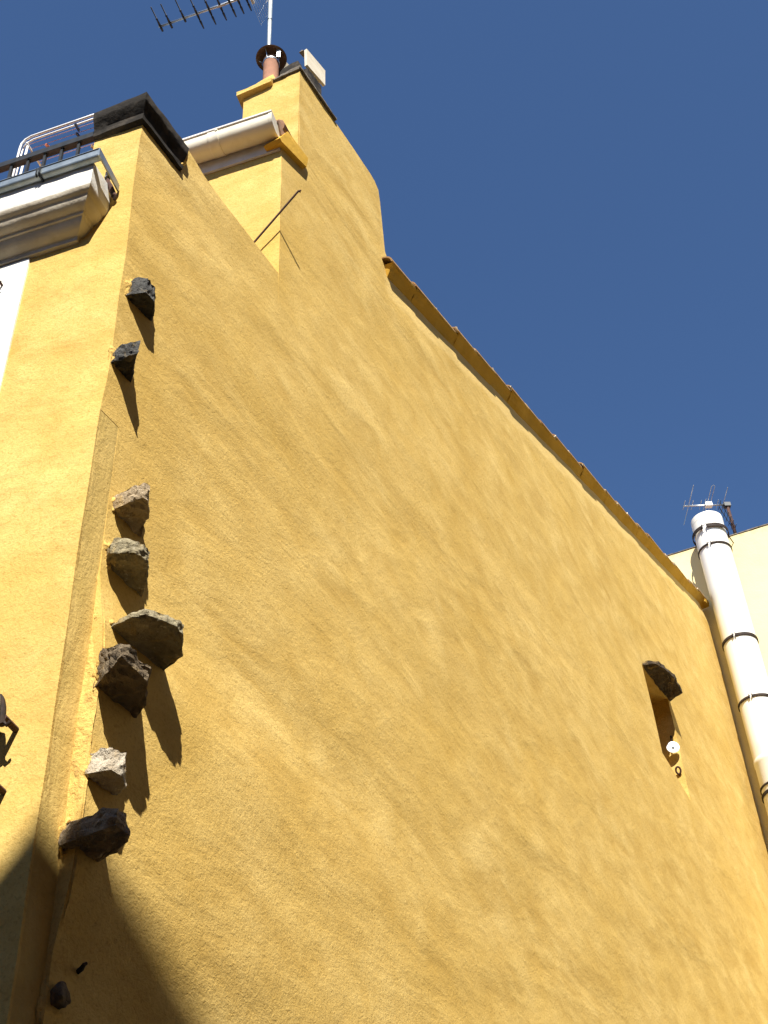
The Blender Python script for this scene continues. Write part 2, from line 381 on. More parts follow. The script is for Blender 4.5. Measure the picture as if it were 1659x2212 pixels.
shaft = obj('chimney_shaft', bm, M['plaster'], house, True); sharp(shaft, 30)
# chimney ledge and blackened top stones
bm = bmesh.new()
add_hull(bm, [ch(s, o, z) for s, o, z in ((0.27, -0.05, 13.31), (0.27, 0.055, 13.315), (0.27, 0.055, 13.37), (0.27, -0.05, 13.39), (0.62, -0.4, 13.24), (0.625, 0.06, 13.245), (0.625, 0.06, 13.31), (0.62, -0.4, 13.33))])
add_hull(bm, [ch(s, o, z) for s, o, z in ((0.30, -0.03, 13.36), (0.30, 0.01, 13.37), (0.36, 0.0, 13.46), (0.60, -0.3, 13.30), (0.56, 0.0, 13.30), (0.54, -0.05, 13.40))])
rough(bm, 3, 0.008, 10, 2, 0.004); obj('chimney_ledge', bm, M['plaster'], house)
bm = bmesh.new()
for s0, s1, o1, za, zb in ((0.0, 0.14, 0.022, 13.435, 13.41), (0.13, 0.30, 0.026, 13.405, 13.365)):
    add_hull(bm, [ch(s, o, z) for s, z in ((s0, za), (s1, zb)) for o, z in ((-0.12, z), (o1, z), (o1, z + 0.022), (-0.12, z + 0.03))])
rough(bm, 3, 0.006, 14, 4, 0.004); obj('chimney_top_stone', bm, M['captop'], house)
for xa, xb in ((1.975, 2.22), (2.20, 2.45), (2.43, 2.68)):
    bm = bmesh.new(); za = 13.44 + 0.1 * (xa - 2.0) + 0.01
    add_hull(bm, [Vector((x, y, z + (x - xa) * 0.08)) for x in (xa, xb) for y, z in ((-0.022, za), (-0.018, za + 0.04), (0.2, za + 0.045), (0.2, za))])
    rough(bm, 3, 0.009, 14, xa, 0.005); obj('chimney_top_stone', bm, M['captop'], house)

# moulded stone cap of the corner pier
bm = bmesh.new()
def cap_ring(o, z):   # outline of the pier grown by o
    return [fr(0.352, o, z) , Vector((-o * 1.02 - 0.01, -o, z)) , Vector((0.415, -o, z)), Vector((0.415, 0.30, z)), fr(0.352, -0.36, z)]
prof = [(0.012, 9.612), (0.030, 9.622), (0.032, 9.655), (0.022, 9.665), (0.026, 9.70), (0.050, 9.735), (0.068, 9.765), (0.072, 9.775), (0.072, 9.845), (0.060, 9.862)]
rings = [[bm.verts.new(p) for p in cap_ring(o, z)] for o, z in prof]
for a, b in zip(rings, rings[1:]):
    for k in range(5): bm.faces.new((a[k], a[(k + 1) % 5], b[(k + 1) % 5], b[k])).material_index = 1 if b is rings[-1] else 0
bm.faces.new(rings[0][::-1]); bm.faces.new(rings[-1]).material_index = 1
bmesh.ops.subdivide_edges(bm, edges=[e for e in bm.edges if e.calc_length() > 0.12], cuts=9, use_grid_fill=True)
for vv in bm.verts: vv.co += Vector((nz(vv.co, 12, 1), nz(vv.co, 12, 2), nz(vv.co, 12, 3))) * 0.006
sharp(obj('pier_cap', bm, [M['capstone'], M['captop']], house, True), 30)
bm = bmesh.new()
add_hull(bm, [Vector(p) for p in ((0.40, -0.03, 9.66), (0.40, 0.02, 9.60), (0.44, -0.035, 9.75), (0.46, -0.01, 9.90), (0.43, -0.045, 9.84), (0.43, 0.05, 9.9), (0.47, 0.02, 9.7))])
rough(bm, 3, 0.02, 16, 3, 0.01); obj('broken_mortar', bm, M['broken'], house)

# white moulded cornice under the terrace edge
CP = [(0.0, 8.452), (0.026, 8.455), (0.030, 8.488), (0.036, 8.492), (0.052, 8.496), (0.072, 8.506), (0.090, 8.522), (0.104, 8.544), (0.112, 8.562),
      (0.124, 8.566), (0.128, 8.586), (0.150, 8.592), (0.172, 8.608), (0.188, 8.632), (0.196, 8.654), (0.212, 8.662), (0.222, 8.676), (0.230, 8.694), (0.236, 8.72), (0.236, 8.90), (0.0, 8.93)]
bm = bmesh.new()
def send(o): return 0.152 + (0.236 - o) * 0.83
ns = 60; rows = []
for j, (o, z) in enumerate(CP):
    row = []; se = send(o) if j < len(CP) - 1 else send(0.236)
    pts = [fr(se, max(0, o * k / 4 - 0.0), z) for k in range(0, 4)] + [fr(se + (5.5 - se) * (i / ns) ** 1.6, o, z) for i in range(ns + 1)]
    for q, p in enumerate(pts):
        a = 0.004 if j >= 17 else 0.0015
        if q >= 1: p = p + FN * a * nz(p, 9, 2) + Vector((0, 0, a * 1.3 * nz(p, 8, 5))) + FD * (0.003 * nz(p, 11, 7) if q < 6 else 0)
        row.append(bm.verts.new(p))
    rows.append(row)
for a, b in zip(rows, rows[1:]):
    for k in range(len(a) - 1): bm.faces.new((a[k], a[k + 1], b[k + 1], b[k]))
bmesh.ops.remove_doubles(bm, verts=bm.verts, dist=1e-5)
for f in bm.faces:
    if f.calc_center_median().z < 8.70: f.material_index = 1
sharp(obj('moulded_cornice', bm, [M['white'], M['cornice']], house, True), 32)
# terrace floor
bm = bmesh.new(); v = [fr(5.4, 0.2, 8.885), fr(0.34, 0.2, 8.885), Vector((0.1, 0.15, 8.885)), Vector((1.75, 0.15, 8.885)), up_(4.4, -0.1, 8.885)]
bm.faces.new([bm.verts.new(p) for p in v]); obj('terrace_floor', bm, M['terra'], house)
# white window surround, window and shutters
bm = bmesh.new()
for s0, s1, z0, z1 in ((0.655, W0 + 0.02, 5.9, 8.44), (W1 - 0.02, W1 + 0.23, 5.9, 8.44), (W0 + 0.021, W1 - 0.021, WZ1 - 0.02, 8.44)):
    add_frame_box(bm, fr(s0, -0.1, z0), FD * (s1 - s0), FN * 0.114, Vector((0, 0, z1 - z0)))
obj('window_surround', bm, M['white'], house)
bm = bmesh.new(); add_frame_box(bm, fr(W0 - 0.02, -0.28, WZ0), FD * (W1 - W0 + 0.04), FN * 0.04, Vector((0, 0, WZ1 - WZ0)))
win = obj('window', bm, M['white'], house)
for i in (0, 1):
    for j in range(3):
        bm = bmesh.new(); a = W0 + 0.06 + i * 0.44; add_frame_box(bm, fr(a, -0.25, WZ0 + 0.08 + j * 0.68), FD * 0.36, FN * 0.018, Vector((0, 0, 0.6))); obj('pane', bm, M['glass'], win)
# zinc box gutter along the terrace edge
bm = bmesh.new(); GP = [(0.239, 8.935), (0.239, 8.888), (0.244, 8.882), (0.272, 8.884), (0.281, 8.889), (0.285, 8.897), (0.283, 8.904), (0.286, 8.945), (0.292, 8.951), (0.290, 8.958), (0.281, 8.956), (0.279, 8.90), (0.25, 8.893), (0.247, 8.935)]
rows = [[bm.verts.new(fr(s, o, z)) for o, z in GP] for s in [0.095 + (5.5 - 0.095) * i / 30 for i in range(31)]]
for a, b in zip(rows, rows[1:]):
    for k in range(len(GP) - 1): bm.faces.new((a[k], a[k + 1], b[k + 1], b[k]))
add_hull(bm, [fr(s, o, z) for s in (0.088, 0.098) for o, z in ((0.02, 8.86), (0.02, 8.93), (0.285, 8.884), (0.289, 8.956))])
zg = obj('zinc_gutter', bm, M['zinc'], house, False); sharp(zg, 30)
for s in (0.50, 1.45, 2.4, 3.3):
    bm = bmesh.new(); add_tube(bm, [fr(s, 0.236, 8.875), fr(s, 0.275, 8.876), fr(s, 0.291, 8.89), fr(s, 0.293, 8.945), fr(s, 0.288, 8.963), fr(s, 0.25, 8.95)], 0.0085, 6)
    add_tube(bm, [fr(s + 0.022, 0.275, 8.877), fr(s + 0.022, 0.291, 8.89), fr(s + 0.022, 0.293, 8.945)], 0.006, 6)
    obj('gutter_bracket', bm, M['iron'], zg)
bm = bmesh.new(); c5 = crop(0, 600, 3.16)
P = on_plane(c5(1340, 320), Vector((0, 0, 0)), FN, 0.05)
add_hull(bm, [P + Vector((random.uniform(-.03, .03), random.uniform(-.03, .03), random.uniform(-.045, .045))) for _ in range(18)]); rough(bm, 2, 0.02, 20, 3)
obj('gutter_outlet', bm, M['blackplastic'], zg)
bm = bmesh.new(); Q = on_plane(c5(1425, 560), Vector((0, 0, 0)), FN, 0.02)
add_tube(bm, [P + Vector((0, 0, -0.03)), P.lerp(Q, 0.5) + FN * 0.012, Q + FN * 0.008, Q + Vector((0, 0, -0.025))], [0.02, 0.016, 0.02, 0.006], 7); rough(bm, 1, 0.008, 30, 4)
obj('gutter_spout', bm, M['rust'], zg)

# eaves of the set-back storey: white half-round gutter, board, verge wedge
bm = bmesh.new(); gc = (0.125, 11.855); prof = []
for k in range(17):
    a = math.pi * (1.0 + k / 16); prof.append((gc[0] + 0.105 * math.cos(a), gc[1] + 0.105 * math.sin(a)))
prof = [(prof[0][0], gc[1] + 0.05)] + prof + [(prof[-1][0], gc[1] + 0.045)]
pin = [(gc[0] + (o - gc[0]) * 0.95, max(z, gc[1] - 0.1) if z > gc[1] else gc[1] + (z - gc[1]) * 0.95) for o, z in prof[::-1]]
full = prof + [(prof[-1][0] + 0.012, gc[1] + 0.052), (prof[-1][0] - 0.01, gc[1] + 0.056)] + pin
svals = [0.012 + 4.3 * i / 20 for i in range(21)]
rows = [[bm.verts.new(up_(s, o, z)) for o, z in full] for s in svals]
for a, b in zip(rows, rows[1:]):
    for k in range(len(full) - 1): bm.faces.new((a[k], a[k + 1], b[k + 1], b[k]))
wg = obj('white_gutter', bm, M['pvc'], house); sharp(wg, 40)
bm = bmesh.new(); ring = [up_(0.004, o * 1.0, z) for o, z in prof]; ring2 = [p + FD * 0.03 + FN * 0.0 for p in ring]
rA = [bm.verts.new(up_(0.002, gc[0] + (o - gc[0]) * 1.035, gc[1] + (z - gc[1]) * 1.035)) for o, z in prof]; rB = [bm.verts.new(up_(0.034, gc[0] + (o - gc[0]) * 1.035, gc[1] + (z - gc[1]) * 1.035)) for o, z in prof]
bm.faces.new(rA)
for k in range(len(rA) - 1): bm.faces.new((rA[k], rA[k + 1], rB[k + 1], rB[k]))
sharp(obj('gutter_end_cap', bm, M['pvc'], wg), 40)
for s, wd, gr in ((0.50, 0.05, 1.05), (1.9, 0.05, 1.05)):
    bm = bmesh.new()
    A = [[bm.verts.new(up_(ss, gc[0] + (o - gc[0]) * g2, gc[1] + (z - gc[1]) * g2)) for o, z in prof] for ss, g2 in ((s, 1.0), (s, gr), (s + 0.012, gr + 0.02), (s + 0.024, gr), (s + wd + 0.03, gr - 0.01), (s + wd + 0.04, gr + 0.01), (s + wd + 0.05, gr - 0.01), (s + wd + 0.05, 1.0))]
    for a, b in zip(A, A[1:]):
        for k in range(len(prof) - 1): bm.faces.new((a[k], a[k + 1], b[k + 1], b[k]))
    add_frame_box(bm, up_(s + 0.004, gc[0] + 0.10, gc[1] + 0.03), FD * 0.02, FN * 0.02, Vector((0, 0, 0.035)))
    sharp(obj('gutter_joint', bm, M['pvc'], wg), 40)
bm = bmesh.new(); add_frame_box(bm, up_(0.01, 0.004, 11.645), FD * 4.3, FN * 0.02, Vector((0, 0, 0.30)))
add_frame_box(bm, up_(0.01, 0.025, 11.94), FD * 4.3, FN * 0.20, Vector((0, 0, 0.02)))
obj('eaves_board', bm, M['board'], house)
bm = bmesh.new(); c3 = crop(700, 400, 1.843)
for k in range(22):
    s = 0.02 + k * 0.2
    add_tube(bm, [up_(s, 0.06, 11.96), up_(s, -0.5, 12.12)], 0.07, 10)
obj('eaves_tiles', bm, M['tile'], house)
bm = bmesh.new()
W = [on_side(c3(x, y), -0.045) for x, y in ((742, 262), (800, 215), (860, 300), (945, 410), (940, 440), (935, 475), (840, 375), (755, 290))]
add_hull(bm, [p for p in W] + [Vector((p.x, 0.12, p.z)) for p in W]); rough(bm, 2, 0.006, 9, 5)
obj('eaves_verge', bm, M['bed'], house)
bm = bmesh.new()
W = [on_side(c3(x, y), -0.03) for x, y in ((728, 135), (742, 140), (800, 212), (790, 250), (752, 240))]
add_hull(bm, W + [Vector((p.x + 0.02, 0.0, p.z)) for p in W]); rough(bm, 2, 0.004, 12, 6); obj('verge_end_tile', bm, M['tile'], house)

# roof behind the verge
bm = bmesh.new(); ny = 120
for x0, x1, n in ((3.5, 15.9, 8),):
    g = [[bm.verts.new((x0 + (x1 - x0) * i / n, 0.10 + 5.0 * j / ny, roofz(x0 + (x1 - x0) * i / n) + 0.05 + 0.035 * abs(math.sin(math.pi * (5.0 * j / ny) / 0.24)))) for j in range(ny + 1)] for i in range(n + 1)]
    for i in range(n):
        for j in range(ny): bm.faces.new((g[i][j], g[i + 1][j], g[i + 1][j + 1], g[i][j + 1]))
roof = obj('roof', bm, M['tile'], house)
tax = Vector((1, 0, 0.347)).normalized(); tup = Vector((-0.347, 0, 1)).normalized()
nt_ = 24; TL = 12.15 / nt_
for i in range(nt_):
    xa = 3.60 + i * TL; ln = TL / tax.x
    O = Vector((xa, 0, roofz(xa))) + tup * 0.0
    jy = random.uniform(-0.013, 0.012); jz = random.uniform(-0.006, 0.006); LF = random.uniform(0.010, 0.022)
    bm = bmesh.new()
    # mortar bed: bevel from the wall face out to the rim
    cs = [(0.03, -0.115), (-0.006, -0.100), (-0.032, -0.070), (-0.062, -0.035), (-0.088, -0.008), (-0.096, 0.012), (0.03, 0.03)]
    nseg = 6; rows = []
    for q in range(nseg + 1):
        t = q / nseg; lift = LF * (1 - t)
        row = []
        for k, (y, z) in enumerate(cs):
            yy = y + (jy if k >= 2 and k < 6 else 0) * (1 if y < 0 else 0); zz = z + jz + (lift if k >= 3 else lift * 0.3)
            pnt = O + tax * (ln * t) + Vector((0, yy, 0)) + tup * zz
            if y < 0: pnt += Vector((0, 0.005 * nz(pnt, 6, 1), 0.005 * nz(pnt, 6, 3)))
            row.append(bm.verts.new(pnt))
        rows.append(row)
    for a, b in zip(rows, rows[1:]):
        for k in range(len(cs) - 1): bm.faces.new((a[k], a[k + 1], b[k + 1], b[k]))
    bm.faces.new(rows[0]); bm.faces.new(rows[-1][::-1])
    # tile on the bed
    rows = []
    for q in range(4):
        t = -0.06 + 1.1 * q / 3; r = 0.088 + 0.012 * (1 - t); row = []
        for rr in (r, r - 0.016):
            an = [(-8 + 150 * k / 9) for k in range(10)]
            if rr != r: an = an[::-1]
            for a in an:
                row.append(bm.verts.new(O + tax * (ln * t) + Vector((0, -0.006 + jy - rr * math.cos(R(a)), 0)) + tup * (0.022 + jz + 0.016 * (1 - t) + rr * math.sin(R(a)) * 0.75)))
        rows.append(row)
    m_ = len(rows[0])
    for a, b in zip(rows, rows[1:]):
        for k in range(m_): bm.faces.new((a[k], a[(k + 1) % m_], b[(k + 1) % m_], b[k])).material_index = 1
    for row in (rows[0][::-1], rows[-1]):
        for k in range(9): bm.faces.new((row[k], row[k + 1], row[m_ - 2 - k], row[m_ - 1 - k])).material_index = 1
    if random.random() < 0.85:   # pale mortar squeezed out at the lower end
        c = O + Vector((0, -0.09 + jy, 0)) + tup * (0.038 + jz) - tax * 0.03
        add_hull(bm, [c + Vector((random.uniform(-.045, .035), random.uniform(-.020, .02), random.uniform(-.020, .028))) for _ in range(12)], 2)
    obj('verge_tile', bm, [M['bed'], M['vtile'], M['mortar']], roof)
bm = bmesh.new()
add_hull(bm, [Vector((15.62 + a, b, roofz(15.62) + c)) for a, b, c in ((0, -.09, -.06), (0, .1, -.1), (.30, -.09, .02), (.30, .1, 0), (0, -.1, .05), (.28, -.1, .10), (.3, .1, .1), (0, .1, .06))]); rough(bm, 2, 0.012, 9, 1)
obj('verge_end_block', bm, M['bed'], roof)

# ------------------------------------------------------------------ toothing stones at the corner
c4s = crop(350, 1000, 3.16); c5s = crop(300, 1850, 3.318); c6 = crop(200, 2350, 2.765); c7 = crop(0, 2650, 2.765); c8 = crop(0, 3250, 1.843)
# crop, bottom outline (root left, root right, then outer points), pixel of the upper left root, outer height factor, material, label
ST = [(c4s, [(462, 512), (745, 815), (790, 735), (820, 600), (712, 480)], (440, 235), 0.95, 'slate', 'topmost stone, dark slate with a squared end'),
      (c4s, [(280, 1350), (500, 1535), (520, 1420), (610, 1230), (430, 1285)], (310, 1195), 1.1, 'slate', 'small dark pointed stone tilted upwards'),
      (c5s, [(470, 515), (690, 780), (835, 810), (880, 620), (938, 540), (935, 400), (870, 365), (740, 400)], (470, 285), 1.0, 'pink', 'pinkish stone with a sunlit side'),
      (c5s, [(395, 1240), (720, 1575), (880, 1545), (915, 1400), (948, 1240), (850, 1115), (740, 1085), (450, 1105)], (420, 1000), 0.75, 'grey', 'rounded grey brown stone'),
      (c6, [(625, 325), (1010, 790), (1090, 800), (1330, 722), (1440, 640), (1435, 420), (1380, 335), (1200, 245), (1020, 195), (830, 235)], (585, 215), 1.5, 'grey', 'largest stone, a broad flat slab'),
      (c6, [(480, 965), (790, 1275), (930, 1310), (1030, 1180), (1068, 930), (770, 655), (640, 780)], (590, 640), 0.45, 'brown', 'dark wedge stone under the broad slab'),
      (c6, [(375, 1925), (600, 2125), (690, 2130), (795, 2100), (803, 1960), (720, 1915), (650, 1882)], (420, 1690), 1.0, 'pale', 'pale limestone with a bright sunlit face'),
      (c7, [(640, 1888), (830, 1960), (1000, 2020), (1200, 1955), (1395, 1835), (1400, 1765), (1260, 1650), (1150, 1680), (860, 1825)], (700, 1610), 0.7, 'pink', 'lowest long stone at the shadow edge')]
for k, (c, b, tp, tf, mt, lab) in enumerate(ST):
    y0 = -pz(on_side(c(*b[0])).z) * (0.25 if k == 7 else 1.0)
    z0 = on_side(c(*b[0]), y0).z; h = max(0.035, on_side(c(*tp), y0).z - z0)
    bot = [on_level(c(*q), z0) for q in b]; pts = []
    ym = min(p.y for p in bot)
    for i, p in enumerate(bot):
        f = (p.y - y0) / (ym - y0 + 1e-6); f = max(0, min(1, f))
        if i < 2 or f < 0.12:
            p = Vector((p.x, max(p.y, y0 - 0.005), p.z))
        hh = h * (1 + (tf - 1) * f)
        pts.append(p + Vector((random.uniform(-.004, .004), 0, random.uniform(-.006, .006))))
        cen = Vector((sum(q.x for q in bot) / len(bot), p.y, p.z))
        t = p.lerp(cen, 0.10); pts.append(Vector((t.x + random.uniform(-.008, .008), t.y * 0.97 + y0 * 0.03, z0 + hh * random.uniform(0.9, 1.05))))
        if f < 0.5: pts.append(Vector((p.x + 0.10, 0.07, p.z + 0.01))); pts.append(Vector((p.x + 0.10, 0.07, z0 + h)))
    bm = bmesh.new(); add_hull(bm, pts); bmesh.ops.triangulate(bm, faces=bm.faces)
    rough(bm, 7, 0.017, 13, k * 3.1, 0.015)
    cen = sum((v.co for v in bm.verts), Vector()) / len(bm.verts)
    o = obj('toothing_stone', bm, M[mt], house, origin=cen); o['label'] = lab
    sharp(o, 28)
    # lump of plaster round the root, on the street side
    bm = bmesh.new(); a = bot[0]
    rr = [Vector((XS + 0.005, y0 * 0.5, z0 - 0.02)), Vector((XS, y0 * 0.2, z0 + h * 0.5)), Vector((XS + 0.01, y0 * 0.5, z0 + h + 0.03))] if z0 < 6.2 else [Vector((a.x - 0.03, 0.01, z0 + h * 0.5)), Vector((a.x - 0.012, 0.01, z0 - 0.01)), Vector((a.x - 0.012, 0.01, z0 + h + 0.02))]
    pts = rr + [a + Vector((0.012, -0.006, -0.008)), a + Vector((0.004, -0.014, h * 0.5)), a + Vector((0.02, -0.010, h + 0.004)), a + Vector((0.07, 0.01, h + 0.03)), a + Vector((0.06, 0.03, -0.025)), a + Vector((0.02, 0.06, h * 0.5))]
    add_hull(bm, pts); bmesh.ops.triangulate(bm, faces=bm.faces); rough(bm, 6, 0.018, 20, k, 0.012); obj('plaster_collar', bm, M['broken'], house, True)
# small stone sunk into the shaded plaster
bm = bmesh.new(); pts = []
for x, y in ((400, 1185), (440, 1130), (480, 1150), (512, 1205), (500, 1290), (470, 1325), (410, 1285)):
    p = on_side(c8(x, y), -pz(3.8) - 0.03); pts += [p, p + Vector((0.02, 0.08, 0))]
pts.append(on_side(c8(450, 1230), -pz(3.8) - 0.055))
add_hull(bm, pts); bmesh.ops.triangulate(bm, faces=bm.faces); rough(bm, 4, 0.010, 18, 2, 0.006); sharp(obj('toothing_stone', bm, M['brown'], house), 28)
house.children[-1]['label'] = 'small stone almost buried in the shaded plaster'
bm = bmesh.new(); P = on_side(c8(560, 1055), -pz(3.9))
add_tube(bm, [P + Vector((0.02, 0.03, 0.0)), P + Vector((-0.005, -0.025, 0.0)), P + Vector((-0.01, -0.04, 0.012)), P + Vector((0.0, -0.045, 0.02))], [0.012, 0.011, 0.009, 0.006], 7)
tag(obj('iron_peg', bm, M['darkrust'], None, origin=P), 'short bent iron peg in the shaded gable wall near the bottom', 'peg')

# iron rod standing out over the parapet
bm = bmesh.new(); Q = Vector((1.601, 0.167, 10.334)); T = Vector((1.641, -0.219, 10.808)); d = (T - Q).normalized()
add_tube(bm, [Q - d * 0.45, Q, T - d * 0.01, T + Vector((0.012, -0.006, 0.008)), T + Vector((0.016, 0.004, -0.004))], 0.0085, 8)
tag(obj('iron_rod', bm, M['rust'], None, origin=Q - d * 0.45), 'thin rusty rod slanting up past the parapet corner', 'rod')

# ------------------------------------------------------------------ terrace railing
rail = thing('terrace_railing', 'black iron railing on the terrace edge above the zinc gutter', 'railing', fr(2.0, -0.02, 8.89))
bm = bmesh.new(); add_frame_box(bm, fr(0.345, -0.045, 9.69), FD * 5.0, FN * 0.045, Vector((0, 0, 0.055))); obj('handrail', bm, M['iron'], rail)
bm = bmesh.new(); add_frame_box(bm, fr(0.345, -0.04, 8.93), FD * 5.0, FN * 0.036, Vector((0, 0, 0.03))); obj('bottom_rail', bm, M['iron'], rail)
for k in range(36):
    s = 0.478 + 0.1285 * k
    bm = bmesh.new(); add_frame_box(bm, fr(s, -0.032, 8.89), FD * 0.019, FN * 0.019, Vector((0, 0, 0.805))); obj('baluster', bm, M['iron'], rail)

# drying rack behind the railing
rk = thing('drying_rack', 'white tubular drying rack with pink lines behind the railing', 'drying rack', fr(0.7, -0.2, 8.89))
def rtube(pts, name, r, mat):
    bm = bmesh.new(); add_tube(bm, pts, r, 8); return obj(name, bm, mat, rk, True)
def bend(o, zt, s1):
    return [fr(1.045, o, 8.9), fr(1.045, o, zt - 0.12), fr(1.04, o, zt - 0.06), fr(1.015, o, zt - 0.02), fr(0.97, o, zt), fr(s1, o, zt + 0.01)]
rtube(bend(-0.10, 10.165, 0.16), 'frame_tube', 0.0085, M['rackwhite'])
rtube(bend(-0.13, 10.17, 0.16), 'frame_tube', 0.0065, M['rackwhite'])
rtube([fr(1.0, -0.12, 8.9), fr(1.0, -0.12, 10.08)], 'leg', 0.008, M['rackwhite'])
rtube([fr(1.0, -0.10, 10.10), fr(1.0, -0.40, 10.10)], 'line_bar', 0.008, M['rackwhite'])
rtube([fr(0.12, -0.10, 10.10), fr(0.12, -0.40, 10.10)], 'line_bar', 0.008, M['rackwhite'])
lo = [-0.12, -0.155, -0.19, -0.225, -0.27, -0.32, -0.37]
for o in lo: rtube([fr(1.0, o, 10.10), fr(0.12, o, 10.10)], 'drying_line', 0.0024, M['cord'])
pins = [(-0.20, 0.86, 'orangepin', 'orange clothes peg on the drying line'), (-0.12, 0.60, 'bluepin', 'upper dark clothes peg on the drying line'),
        (-0.19, 0.62, 'bluepin', 'lower dark clothes peg on the drying line'), (-0.27, 0.50, 'woodpin', 'wooden peg nearest the pier on the drying line'),
        (-0.32, 0.56, 'woodpin', 'wooden peg furthest back on the drying line'), (-0.37, 0.50, 'woodpin', 'wooden peg hanging lowest on the drying line')]
for o, s, mt, lab in pins:
    bm = bmesh.new(); a = random.uniform(-0.5, 0.5); P = fr(s, o, 10.1); dr = (FN * math.cos(a) + FD * math.sin(a) * 0.6 - Vector((0, 0, 0.35))).normalized(); sd = dr.cross(Vector((0, 0, 1))).normalized() * 0.012
    for q in (0.004, -0.012):
        add_frame_box(bm, P - dr * 0.03 + Vector((0, 0, q)), dr * 0.085, sd, Vector((0, 0, 0.007)))
    add_tube(bm, [P - sd * 0.2 + Vector((0, 0, 0)), P + sd * 1.2], 0.007, 6)
    tag(obj('clothes_peg', bm, M[mt], None, origin=P), lab, 'clothes peg', 'pegs on the drying rack')

# ------------------------------------------------------------------ chimney pot, cowl, mitre slabs
PB = ch(0.335, -0.08, 13.36)
pot = thing('chimney_pot', 'terracotta chimney pot under a round rusty cowl', 'chimney pot', PB)
Z = Vector((0, 0, 1))
bm = bmesh.new(); add_lathe(bm, PB, Z, [(0, 0), (0.078, 0), (0.078, 0.55), (0.080, 0.555), (0.080, 0.59), (0.066, 0.595), (0.066, 0.3), (0, 0.3)], 28); sharp(obj('pot', bm, M['terra'], pot), 40)
bm = bmesh.new(); add_lathe(bm, PB, Z, [(0.081, 0.525), (0.084, 0.53), (0.084, 0.55), (0.081, 0.555)], 28); obj('wire_band', bm, M['alu'], pot, True)
bm = bmesh.new(); add_lathe(bm, PB + Vector((0.0, 0, 0.635)), Z, [(0.152, 0.0), (0.155, 0.004), (0.09, 0.075), (0.0, 0.12), (0.0, 0.114), (0.088, 0.068), (0.146, 0.001), (0.152, 0.0)], 32); sharp(obj('cowl', bm, M['cowl'], pot), 50)
for a in (0.4, 1.9, 3.2, 4.7):
    bm = bmesh.new(); d = Vector((math.cos(a), math.sin(a), 0)); add_tube(bm, [PB + d * 0.083 + Z * 0.535, PB + d * 0.10 + Z * 0.61, PB + d * 0.135 + Z * 0.65], 0.004, 5); obj('cowl_stay', bm, M['alu'], pot)
bm = bmesh.new(); d = (CAM - PB); d.z = 0; d.normalize(); e = d.cross(Z)
add_frame_box(bm, PB + d * 0.086 - e * 0.05 + Z * 0.53, -e * 0.035, d * 0.006, Z * 0.12 + d * 0.02); obj('cowl_strap', bm, M['galv'], pot)
bm = bmesh.new(); add_hull(bm, [PB + Vector((a, b, c)) for a, b, c in ((-.10, -.10, .02), (.14, -.10, .02), (.14, .22, .02), (-.12, .26, .02), (-.075, -.075, .16), (.1, -.075, .16), (.1, .1, .16), (-.08, .14, .13))]); rough(bm, 3, 0.010, 12, 2, 0.005)
obj('pot_base', bm, M['plaster'], pot, True)
c4 = crop(980, 150, 5.184)
mt_ = thing('chimney_cover', 'pair of leaning cream slabs covering the chimney flue', 'chimney cover', (2.35, 0.15, 13.5))
A = [on_side(c4(x, y), yy) for x, y, yy in ((1180, 215, 0.10), (1560, 665, 0.10), (1560, 965, 0.04), (1190, 540, 0.04))]
bm = bmesh.new(); n_ = (A[1] - A[0]).cross(A[3] - A[0]).normalized(); n_ = n_ if n_.y > 0 else -n_
add_hull(bm, A + [p + n_ * 0.03 for p in A]); rough(bm, 2, 0.003, 12, 1); sharp(obj('slab', bm, M['slab'], mt_), 40)
bm = bmesh.new(); B = [Vector((p.x, 0.46 - p.y, p.z)) for p in A]; add_hull(bm, B + [p + Vector((0, 0.03, 0.01)) for p in B]); sharp(obj('slab', bm, M['slab'], mt_), 40)
for xa, xb, za in ((2.10, 2.17, 13.47), (2.43, 2.50, 13.50)):
    bm = bmesh.new(); add_hull(bm, [Vector((x, y, z)) for x in (xa, xb) for y, z in ((0.06, za), (0.42, za), (0.38, 13.84 + (xa - 2.04) * 0.33), (0.08, 13.84 + (xa - 2.04) * 0.33))]); rough(bm, 3, 0.012, 12, xa, 0.006)
    obj('support', bm, M['capstone'], mt_)
bm = bmesh.new(); q0, q1 = on_side(c4(1195, 600), -0.005), on_side(c4(1480, 985), -0.005)  # black block stands in for the shaded opening beneath the slabs
add_hull(bm, [Vector((q.x, y, z)) for q in (q0, q1) for y, z in ((-0.005, 13.48), (0.38, 13.48), (-0.005, q.z), (0.36, q.z + 0.05))]); rough(bm, 2, 0.010, 12, 3); obj('shaded_gap_block', bm, M['capstone'], mt_)
bm = bmesh.new(); add_hull(bm, [A[0].lerp(A[3], t) + (A[1] - A[0]) * u + Vector((0, q, 0)) for t, u, q in ((0, -0.01, 0.035), (0, 1.02, 0.035), (0, -0.01, 0.09), (0, 1.02, 0.09))] + [A[0] + Vector((0, 0.06, 0.03)), A[1] + Vector((0, 0.06, 0.03))]); obj('ridge_tile', bm, M['captop'], mt_)

